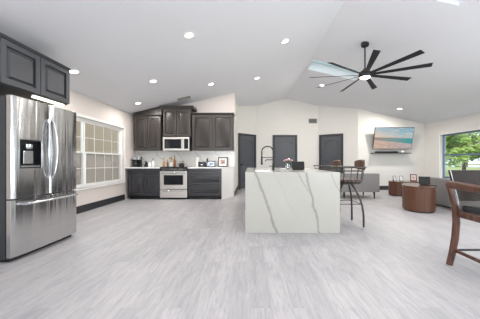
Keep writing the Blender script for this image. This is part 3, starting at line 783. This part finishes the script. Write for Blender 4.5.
# soap dish / glass tray, flowers, tablet on the island
IT = IZ+.001
tag(MB().lathe([(.05, 0), (.06, .008), (.075, .022), (.07, .024), (.055, .012)], 24).build('soap_dish', 'white_cer', smooth=True, loc=(.62, 4.35, IT)), 'small white dish right of the faucet on the island', 'dish')
t = empty('flower_vase', (.735, 4.50, IT), 0, 'glass vase of pale pink flowers on the island', 'flower vase')
MB().lathe([(.04, 0), (.05, .02), (.052, .07), (.035, .11), (.045, .13), (.04, .13), (.03, .11), (.045, .07), (.04, .02)], 20).build('vase', 'glass_ware', t, smooth=True)
rnd = random.Random(4)
for k in range(9):
    a = k*2.4; r_ = .018+.06*math.sqrt(k/9); z = .215-.8*r_+rnd.random()*.03
    x, y = r_*math.cos(a)*1.2, r_*math.sin(a)
    st = MB().sweep([(x*.15, y*.15, .02), (x*.4, y*.4, .11), (x, y, z-.01)], .003, 5).build('flower_stem', 'stem', t, smooth=True)
    mb = MB()
    for q in range(7):
        b_ = q*.9; mb.ball((x+.014*math.cos(b_), y+.014*math.sin(b_), z+.004*(q % 3)), .013, 8, (1, 1, .8))
    mb.build('blossom', 'pink' if k % 3 else 'white_cer', st, smooth=True)
    mb = MB(); mb.ball((x*.8+.01, y*.8, z-.035), .016, 8, (1.3, .5, .6)); mb.build('leaf', 'stem', st, smooth=True)
t = empty('glass_bowl', (.99, 4.75, IT), 0, 'clear glass jar between the flowers and the tablet', 'jar')
MB().lathe([(.04, 0), (.05, .01), (.055, .09), (.05, .12), (.045, .12), (.05, .09), (.045, .015)], 22).build('jar_body', 'glass_ware', t, smooth=True)
MB().lathe([(.052, .121), (.052, .135), (.012, .14), (.012, .155)], 18).build('lid', 'black', t, smooth=True)
t = empty('tablet', (.905, 4.32, IT), R(-4), 'black tablet computer propped on a stand on the island', 'tablet')
T = Matrix.Rotation(-R(18), 4, 'X')
MB().box(-.115, .115, -.011, 0, .012, .165).xf(T).build('screen_slab', 'tablet_black', t, bevel=.004)
MB().prism([(-.03, 0), (.10, 0), (.10, .008), (.05, .02), (.03, .09), (.022, .09), (.0, .012), (-.03, .012)], -.10, .10, 'x').build('stand', 'tablet_black', t, bevel=.002)

# ------------------------------------------------------------ bar stools
def stool():
    t = empty('bar_stool', (1.63, 3.95, 0), 0, 'nearer metal bar stool with brown back panel beside the island', 'bar stool', 'bar stools along the island')
    # seat cushion
    prof = [(.20, .700), (.245, .708), (.262, .735), (.248, .762), (.16, .775), (.05, .778)]
    MB().lathe(prof, 32).build('seat', 'stripe_seat', t, smooth=True)
    MB().lathe([(.20, .682), (.235, .686), (.235, .699), (.20, .699)], 32).build('seat_ring', 'gun', t, smooth=True)
    for sx in (-1, 1):
        for sy in (-1, 1):
            pts = [(sx*.07, sy*.06, .69), (sx*.115, sy*.10, .61), (sx*.165, sy*.155, .48), (sx*.192, sy*.195, .35), (sx*.205, sy*.212, .22), (sx*.208, sy*.218, .10), (sx*.208, sy*.218, 0)]
            MB().sweep(pts, .016, 10).build('leg', 'gun', t, smooth=True)
    for a, b_ in (((-1, -1), (1, -1)), ((1, -1), (1, 1)), ((1, 1), (-1, 1)), ((-1, 1), (-1, -1))):
        MB().sweep([(a[0]*.188, a[1]*.19, .365), (b_[0]*.188, b_[1]*.19, .365)], .006, 8).build('stretcher', 'gun', t)
    def hoop(r, z, rad, gap):
        return [(r*math.cos(a), r*math.sin(a), z) for a in [gap+(2*PI-2*gap)*i/36 - PI for i in range(37)]]
    MB().sweep(hoop(.315, .965, .01, R(58)), .0115, 8).build('top_rail', 'gun', t, smooth=True)
    MB().sweep(hoop(.285, .90, .01, R(60)), .007, 8).build('lower_rail', 'gun', t, smooth=True)
    for k in range(11):
        a = -R(118)+R(236)*k/10; c, s_ = math.cos(a), math.sin(a)
        MB().sweep([(.255*c, .255*s_, .72), (.272*c, .272*s_, .80), (.285*c, .285*s_, .90), (.315*c, .315*s_, .965)], .0055, 6).build('spindle', 'gun', t, smooth=True)
    # curved back panel on the side away from the island
    b = MB(); n = 12; pin = []; 
    for i in range(n+1):
        a = R(-35)+R(70)*i/n; k = abs(i/n-.5)*2; h0 = .925+.03*k**3; h1 = 1.085-.025*k**4
        pin.append([b.b.verts.new(p) for p in ((.268*math.cos(a), .268*math.sin(a), h0), (.268*math.cos(a), .268*math.sin(a), h1), (.30*math.cos(a), .30*math.sin(a), h1+.01), (.30*math.cos(a), .30*math.sin(a), h0-.01))])
    for p, q in zip(pin, pin[1:]):
        for j in range(4): b.b.faces.new((p[j], p[(j+1)%4], q[(j+1)%4], q[j]))
    b.b.faces.new(pin[0]); b.b.faces.new(pin[-1][::-1])
    b.build('backrest', 'brown_weave', t, bevel=.008, seg=3)
    return t
s1 = stool()
s2 = copy_tree(s1); s2.location = (1.63, 4.98, 0); s2.rotation_euler = (0, 0, R(5)); s2['label'] = 'farther metal bar stool, seen above the island top'

# ------------------------------------------------------------ living room seating
def seat_piece(name, loc, rz, W_, D_, H_, label, cat, seats):
    """back face towards local -y"""
    t = empty(name, loc, rz, label, cat)
    z0 = .19
    MB().box(-W_/2, W_/2, -D_/2, -D_/2+.16, z0, H_).build('backrest', 'fabric', t, bevel=.02, seg=3)
    for s in (-1, 1):
        x0, x1 = (W_/2-.14, W_/2) if s > 0 else (-W_/2, -W_/2+.14)
        MB().box(x0, x1, -D_/2+.161, D_/2, z0, H_-.12).build('armrest', 'fabric', t, bevel=.02, seg=3)
    MB().box(-W_/2+.141, W_/2-.141, -D_/2+.161, D_/2-.02, z0, .30).build('seat_base', 'fabric', t, bevel=.01)
    w = (W_-.284)/seats
    for k in range(seats):
        a = -W_/2+.142+k*w
        MB().box(a+.004, a+w-.004, -D_/2+.165, D_/2, .302, .44).build('seat_cushion', 'fabric', t, bevel=.03, seg=3)
        MB().box(a+.004, a+w-.004, -D_/2+.165, -D_/2+.32, .445, H_-.03).build('back_cushion', 'fabric', t, bevel=.04, seg=3)
    for sx in (-1, 1):
        for sy in (-1, 1):
            x, y = sx*(W_/2-.12), sy*(D_/2-.07)
            MB().sweep([(x, y, .001), (x, y, z0)], [.016, .026], 8, up=(1, 0, 0)).build('leg', 'dark_wood', t)
seat_piece('armchair', (3.12, 6.92, 0), 0, 1.10, .78, .72, 'grey upholstered armchair seen from behind, past the stools', 'armchair', 1)
def sofa():
    W_, D_, H_ = 2.2, .92, .66
    t = empty('sofa', (4.46+D_/2, 4.95, 0), R(-90), 'low grey sofa under the wide living room window', 'sofa')
    MB().box(-W_/2, W_/2, -D_/2, -D_/2+.18, .03, H_).build('backrest', 'fabric', t, bevel=.025, seg=3)
    for s in (-1, 1):
        x0, x1 = (W_/2-.18, W_/2) if s > 0 else (-W_/2, -W_/2+.18)
        MB().box(x0, x1, -D_/2+.181, D_/2, .03, H_-.06).build('armrest', 'fabric', t, bevel=.025, seg=3)
    MB().box(-W_/2+.181, W_/2-.181, -D_/2+.181, D_/2-.02, .03, .28).build('seat_base', 'fabric', t, bevel=.01)
    w = (W_-.364)/2
    for k in range(2):
        a = -W_/2+.182+k*w
        MB().box(a+.004, a+w-.004, -D_/2+.185, D_/2, .282, .42).build('seat_cushion', 'fabric', t, bevel=.035, seg=3)
        MB().box(a+.004, a+w-.004, -D_/2+.185, -D_/2+.34, .425, H_-.02).build('back_cushion', 'fabric', t, bevel=.04, seg=3)
    for sx in (-1, 1):
        for sy in (-1, 1):
            MB().box(sx*(W_/2-.12)-.03, sx*(W_/2-.12)+.03, sy*(D_/2-.1)-.03, sy*(D_/2-.1)+.03, 0, .03).build('leg', 'dark_wood', t)
sofa()
def oval(a, b_, n=48, p=2.4):
    o = []
    for i in range(n):
        t = 2*PI*i/n; c, s = math.cos(t), math.sin(t)
        o.append((a*math.copysign(abs(c)**(2/p), c), b_*math.copysign(abs(s)**(2/p), s)))
    return o
def drum(loc, rz, a, b_, h, label):
    t = empty('coffee_table', loc, rz, label, 'coffee table', 'oval walnut coffee tables')
    MB().prism(oval(a-.02, b_-.02), 0, .03).build('plinth', 'toe', t, smooth=True)
    o = MB().prism(oval(a, b_), .03, h-.035).build('drum_body', 'walnut', t, smooth=True)
    n = 16
    for i in range(0):
        pass
    MB().prism(oval(a+.008, b_+.008), h-.034, h).build('table_top', 'walnut_top', t, bevel=.006)
    return t
drum((3.75, 5.15, 0), math.atan2(.42, .26), .49, .30, .54, 'taller front oval walnut coffee table holding a black tablet')
drum((4.86, 7.28, 0), R(8), .46, .31, .44, 'lower oval walnut coffee table nearer the television wall')
frame('picture_frame', (5.17, 7.30, .441), .18, .22, R(-20), 'small dark red picture frame on the rear coffee table', 'red', 'pic_red', .02, .03)
frame('picture_frame', (4.60, 7.34, .441), .11, .165, R(16), 'small silver frame at the left of the rear coffee table', 'gun', 'paper', 0, .012, grp='small silver frames')
frame('picture_frame', (4.78, 7.30, .441), .10, .165, R(-24), 'small silver frame, the right one of the close pair', 'gun', 'paper', 0, .012, grp='small silver frames')
t = empty('tablet', (3.90, 5.16, .541), R(-30), 'black tablet leaning on a stand on the front coffee table', 'tablet')
MB().box(-.105, .105, -.011, 0, .012, .19).xf(Matrix.Rotation(-R(22), 4, 'X')).build('screen_slab', 'tablet_black', t, bevel=.004)
MB().prism([(-.03, 0), (.10, 0), (.10, .008), (.05, .02), (.035, .09), (.027, .09), (.0, .012), (-.03, .012)], -.08, .08, 'x').build('stand', 'tablet_black', t, bevel=.002)
t = empty('remote_control', (3.93, 4.97, .541), R(-20), 'flat black remote control at the right end of the coffee table', 'remote control')
MB().box(-.08, .08, -.024, .024, 0, .018).build('remote_body', 'black_plastic', t, bevel=.004)
for k in range(4): MB().box(-.06+k*.032, -.042+k*.032, -.009, .009, .017, .021).build('button', 'grille', t)

# television, shelf and what stands on it
t = empty('television', (5.24, 8.47, 1.915), 0, 'wall mounted television showing a beach at sunset', 'television')
T = Matrix.Rotation(R(13), 4, 'X')
MB().box(-.715, .715, -.035, .0, -.40, .40).xf(T).build('housing', 'black_plastic', t, bevel=.004)
MB().box(-.70, .70, -.0385, -.0355, -.385, .385).xf(T).build('screen', 'screen', t)
MB().box(-.2, .2, .03, .178, -.12, .12).build('wall_bracket', 'black', t)
tag(MB().box(4.52, 5.88, 8.42, 8.648, 1.355, 1.38).build('wall_shelf', 'black_plastic', bevel=.002), 'thin black shelf mounted below the television', 'shelf')
tag(MB().box(4.62, 5.42, 8.46, 8.56, 1.3805, 1.435).build('soundbar', 'tablet_black', bevel=.01), 'long black soundbar on the shelf below the television', 'soundbar')
tag(MB().lathe([(.035, 0), (.048, .015), (.05, .05), (.04, .075), (.02, .08)], 20).build('white_jar', 'white_cer', smooth=True, loc=(5.62, 8.53, 1.3805)), 'round white jar at the right end of the shelf', 'jar')

# wall vents
def vent(loc, w, h, rot, label):
    t = empty('air_vent', loc, 0, label, 'air vent', 'air vents'); t.rotation_euler = rot
    mb = MB().box(-w/2, w/2, -.010, 0, -h/2, -h/2+.02).box(-w/2, w/2, -.010, 0, h/2-.02, h/2).box(-w/2, -w/2+.02, -.010, 0, -h/2+.02, h/2-.02).box(w/2-.02, w/2, -.010, 0, -h/2+.02, h/2-.02)
    mb.build('vent_frame', 'grille', t)
    MB().box(-w/2+.02, w/2-.02, -.003, -.0005, -h/2+.02, h/2-.02).build('backing', 'vent_dark', t)
    n = max(3, int((h-.04)/.025)); mb = MB()
    for k in range(n):
        z = -h/2+.02+(h-.04)*(k+.5)/n; mb.prism([(-.010, z-.007), (-.003, z+.004), (-.003, z+.007), (-.010, z-.004)], -w/2+.02, w/2-.02, 'x')
    mb.build('louvres', 'grille', t)
vent((2.575, 9.469, 2.72), .34, .19, (0, 0, 0), 'grey louvred air vent high on the back wall')
al = math.atan(SL)
vent((-1.857, 6.50, ceil(-1.857)-.001), .36, .15, (R(90), -al, 0), 'slim grey air vent in the ceiling above the microwave cabinet')

# recessed ceiling lights
LP = [(-.963, 3.646, 'white recessed ceiling light nearest the camera on the left slope'), (.693, 4.573, 'recessed ceiling light halfway between the nearest light and the fan'),
      (.19, 6.273, 'recessed ceiling light in front of the back wall ridge'), (-1.0, 5.925, 'recessed ceiling light in front of the right wall cabinet'),
      (-2.087, 4.971, 'recessed ceiling light midway between refrigerator and range'), (-2.935, 6.054, 'recessed ceiling light just above the corner wall cabinet'),
      (-2.973, 3.90, 'recessed ceiling light beside the cabinet over the refrigerator'), (2.267, 7.272, 'recessed ceiling light seen just below the fan blades'),
      (5.0, 7.716, 'recessed ceiling light above the television')]
ADDED_LIGHTS = [(-2.0, 1.6, 'beside the near end of the refrigerator'), (-.6, -1.0, 'by the left rear opening'), (1.0, 1.2, 'under the ridge on the left slope'),
          (3.6, .6, 'by the right rear opening'), (5.2, 3.2, 'above the near end of the sofa')]
for k, (x, y, lab) in enumerate(LP):
    t = empty('ceiling_light', (x, y, ceil(x)), 0, lab, 'ceiling light', 'recessed ceiling lights')
    t.rotation_euler = (0, -al if x < RX else al, 0)
    MB().lathe([(.062, -.004), (.085, -.001), (.088, -.0005), (.088, -.007), (.07, -.010), (.062, -.009)], 32, cap=False).build('trim_ring', 'white_trim', t, smooth=True)
    MB().lathe([(.063, -.006), (.063, -.003)], 32).build('lens', 'lamp', t)
    l = light('AREA', 'downlight', (x, y, ceil(x)-.012), (0, -al if x < RX else al, 0), 42 if x > 2 else (18 if x < -.9 else 11), (1, .955, .90), shape='DISK', size=.12)

for x, y, where in ADDED_LIGHTS:            # added out-of-view lights, fixture and lamp, that brighten the room
    t = copy_tree(t); t.location = (x, y, ceil(x)); t.rotation_euler = (0, -al if x < RX else al, 0)
    t['label'] = 'added unseen ceiling light '+where
    light('AREA', 'downlight', (x, y, ceil(x)-.012), (0, -al if x < RX else al, 0), 34 if x > 2 else 11, (1, .97, .93), shape='DISK', size=.12)
# ------------------------------------------------------------ ceiling fan
def fan():
    x, y = 2.327, 4.674; zc = ceil(x); zb = 2.81
    t = empty('ceiling_fan', (x, y, zb), 0, 'large black nine-blade ceiling fan with a lamp', 'ceiling fan')
    H = zc-zb
    MB().lathe([(.075, H+.03), (.078, H-.02), (.07, H-.06), (.03, H-.08)], 24).build('canopy', 'black', t, smooth=True)
    MB().lathe([(.014, .05), (.014, H-.06)], 12).build('downrod', 'black', t, smooth=True)
    MB().lathe([(.03, .13), (.045, .10), (.10, .06), (.12, .03), (.12, -.02), (.10, -.045)], 32).build('motor_housing', 'black', t, smooth=True)
    MB().lathe([(.095, -.046), (.092, -.062), (.06, -.075), (.02, -.08)], 28).build('lamp_lens', 'fan_lamp', t, smooth=True)
    for k in range(9):
        a = R(12.5+40*k)
        b = MB(); r0, r1 = .10, 1.09; w0, w1 = .034, .056; th = .006; n = 6; pr = []
        for i in range(n+1):
            q = i/n; r = r0+(r1-r0)*q; w = w0+(w1-w0)*q; p = R(-16)
            cx = r; pts = []
            for s, tt in ((-1, -1), (1, -1), (1, 1), (-1, 1)):
                pts.append(b.b.verts.new((r, s*w*math.cos(p), s*w*math.sin(p)+tt*th/2)))
            pr.append(pts)
        for p_, q_ in zip(pr, pr[1:]):
            for j in range(4): b.b.faces.new((p_[j], p_[(j+1)%4], q_[(j+1)%4], q_[j]))
        b.b.faces.new(pr[0]); b.b.faces.new(pr[-1][::-1])
        b.xf(Matrix.Rotation(a, 4, 'Z')); b.build('blade', 'fan_black', t, bevel=.0015)
fan()
light('AREA', 'fan_light', (2.327, 4.674, 2.725), (0, 0, 0), 38, (1, .95, .88), shape='DISK', size=.16)

# ------------------------------------------------------------ dining chair in the right foreground
def chair():
    t = empty('dining_chair', (2.36, 2.12, 0), 0, 'reddish wood armchair with black leather seat at the right edge of the picture'.replace(' of the picture', ' of the room'), 'chair')
    def L(p): return (p[0]-2.36, p[1]-2.12, p[2])
    rear = [(2.044, 2.37, 0), (2.075, 2.37, .12), (2.10, 2.365, .28), (2.108, 2.36, .44), (2.095, 2.36, .60), (2.065, 2.37, .75), (2.042, 2.385, .84)]
    rr = [(.022, .026), (.024, .028), (.027, .028), (.028, .028), (.026, .028), (.024, .027), (.02, .024)]
    fr = [(2.05, 1.86, 0), (2.075, 1.87, .2), (2.09, 1.88, .45), (2.07, 1.88, .62), (2.03, 1.87, .80)]
    fr_r = [(.022, .022), (.026, .026), (.028, .028), (.026, .026), (.022, .022)]
    for s in (1, -1):
        mp = lambda P: [(s*L(p)[0], L(p)[1], L(p)[2]) for p in P]
        MB().sweep(mp(rear), rr, 12, sq=.6, up=(0, 1, 0)).build('leg', 'cherry', t, smooth=True)
        MB().sweep(mp(fr), fr_r, 12, sq=.6, up=(0, 1, 0)).build('leg', 'cherry', t, smooth=True)
        arm = [(2.052, 2.39, .826), (2.05, 2.28, .822), (2.045, 2.08, .812), (2.04, 1.92, .805), (2.045, 1.80, .80)]
        MB().sweep(mp(arm), [(.036, .022), (.038, .026), (.036, .030), (.034, .030), (.026, .024)], 12, sq=.55).build('armrest', 'cherry', t, smooth=True)
        MB().sweep(mp([(2.10, 2.35, .15), (2.085, 1.88, .15)]), [(.016, .011)]*2, 10, sq=.5).build('stretcher', 'cherry', t, smooth=True)
        MB().sweep(mp([(2.11, 2.34, .53), (2.10, 1.90, .53)]), [(.032, .013)]*2, 10, sq=.5).build('side_rail', 'cherry', t, smooth=True)
    MB().sweep([(-.265, .245, .155), (.265, .245, .155)], .011, 10).build('rear_stretcher', 'black', t, smooth=True)
    MB().box(-.24, .24, .215, .24, .50, .56).build('rear_rail', 'cherry', t, bevel=.004)
    MB().box(-.25, .25, -.26, -.235, .50, .56).build('front_rail', 'cherry', t, bevel=.004)
    MB().box(-.235, .235, -.25, .21, .562, .62).build('seat', 'black_leather', t, bevel=.02, seg=3)
    # upholstered back leaning away from the seat
    b = MB(); n = 8; pr = []
    for i in range(n+1):
        q = i/n; z = .655+.315*q; hw = .235+.045*q; y = .235+.045*q
        pr.append([b.b.verts.new(p) for p in ((-hw, y, z), (hw, y, z), (hw, y+.035, z), (-hw, y+.035, z))])
    for p_, q_ in zip(pr, pr[1:]):
        for j in range(4): b.b.faces.new((p_[j], p_[(j+1)%4], q_[(j+1)%4], q_[j]))
    b.b.faces.new(pr[0]); b.b.faces.new(pr[-1][::-1])
    bk = b.build('backrest', 'leather', t, bevel=.01, seg=3)
    for s in (1, -1):
        MB().sweep([(s*.236, .232, .60), (s*.238, .231, .655), (s*.282, .276, .97)], .0038, 8).build('piping', 'piping', bk, smooth=True)
chair()
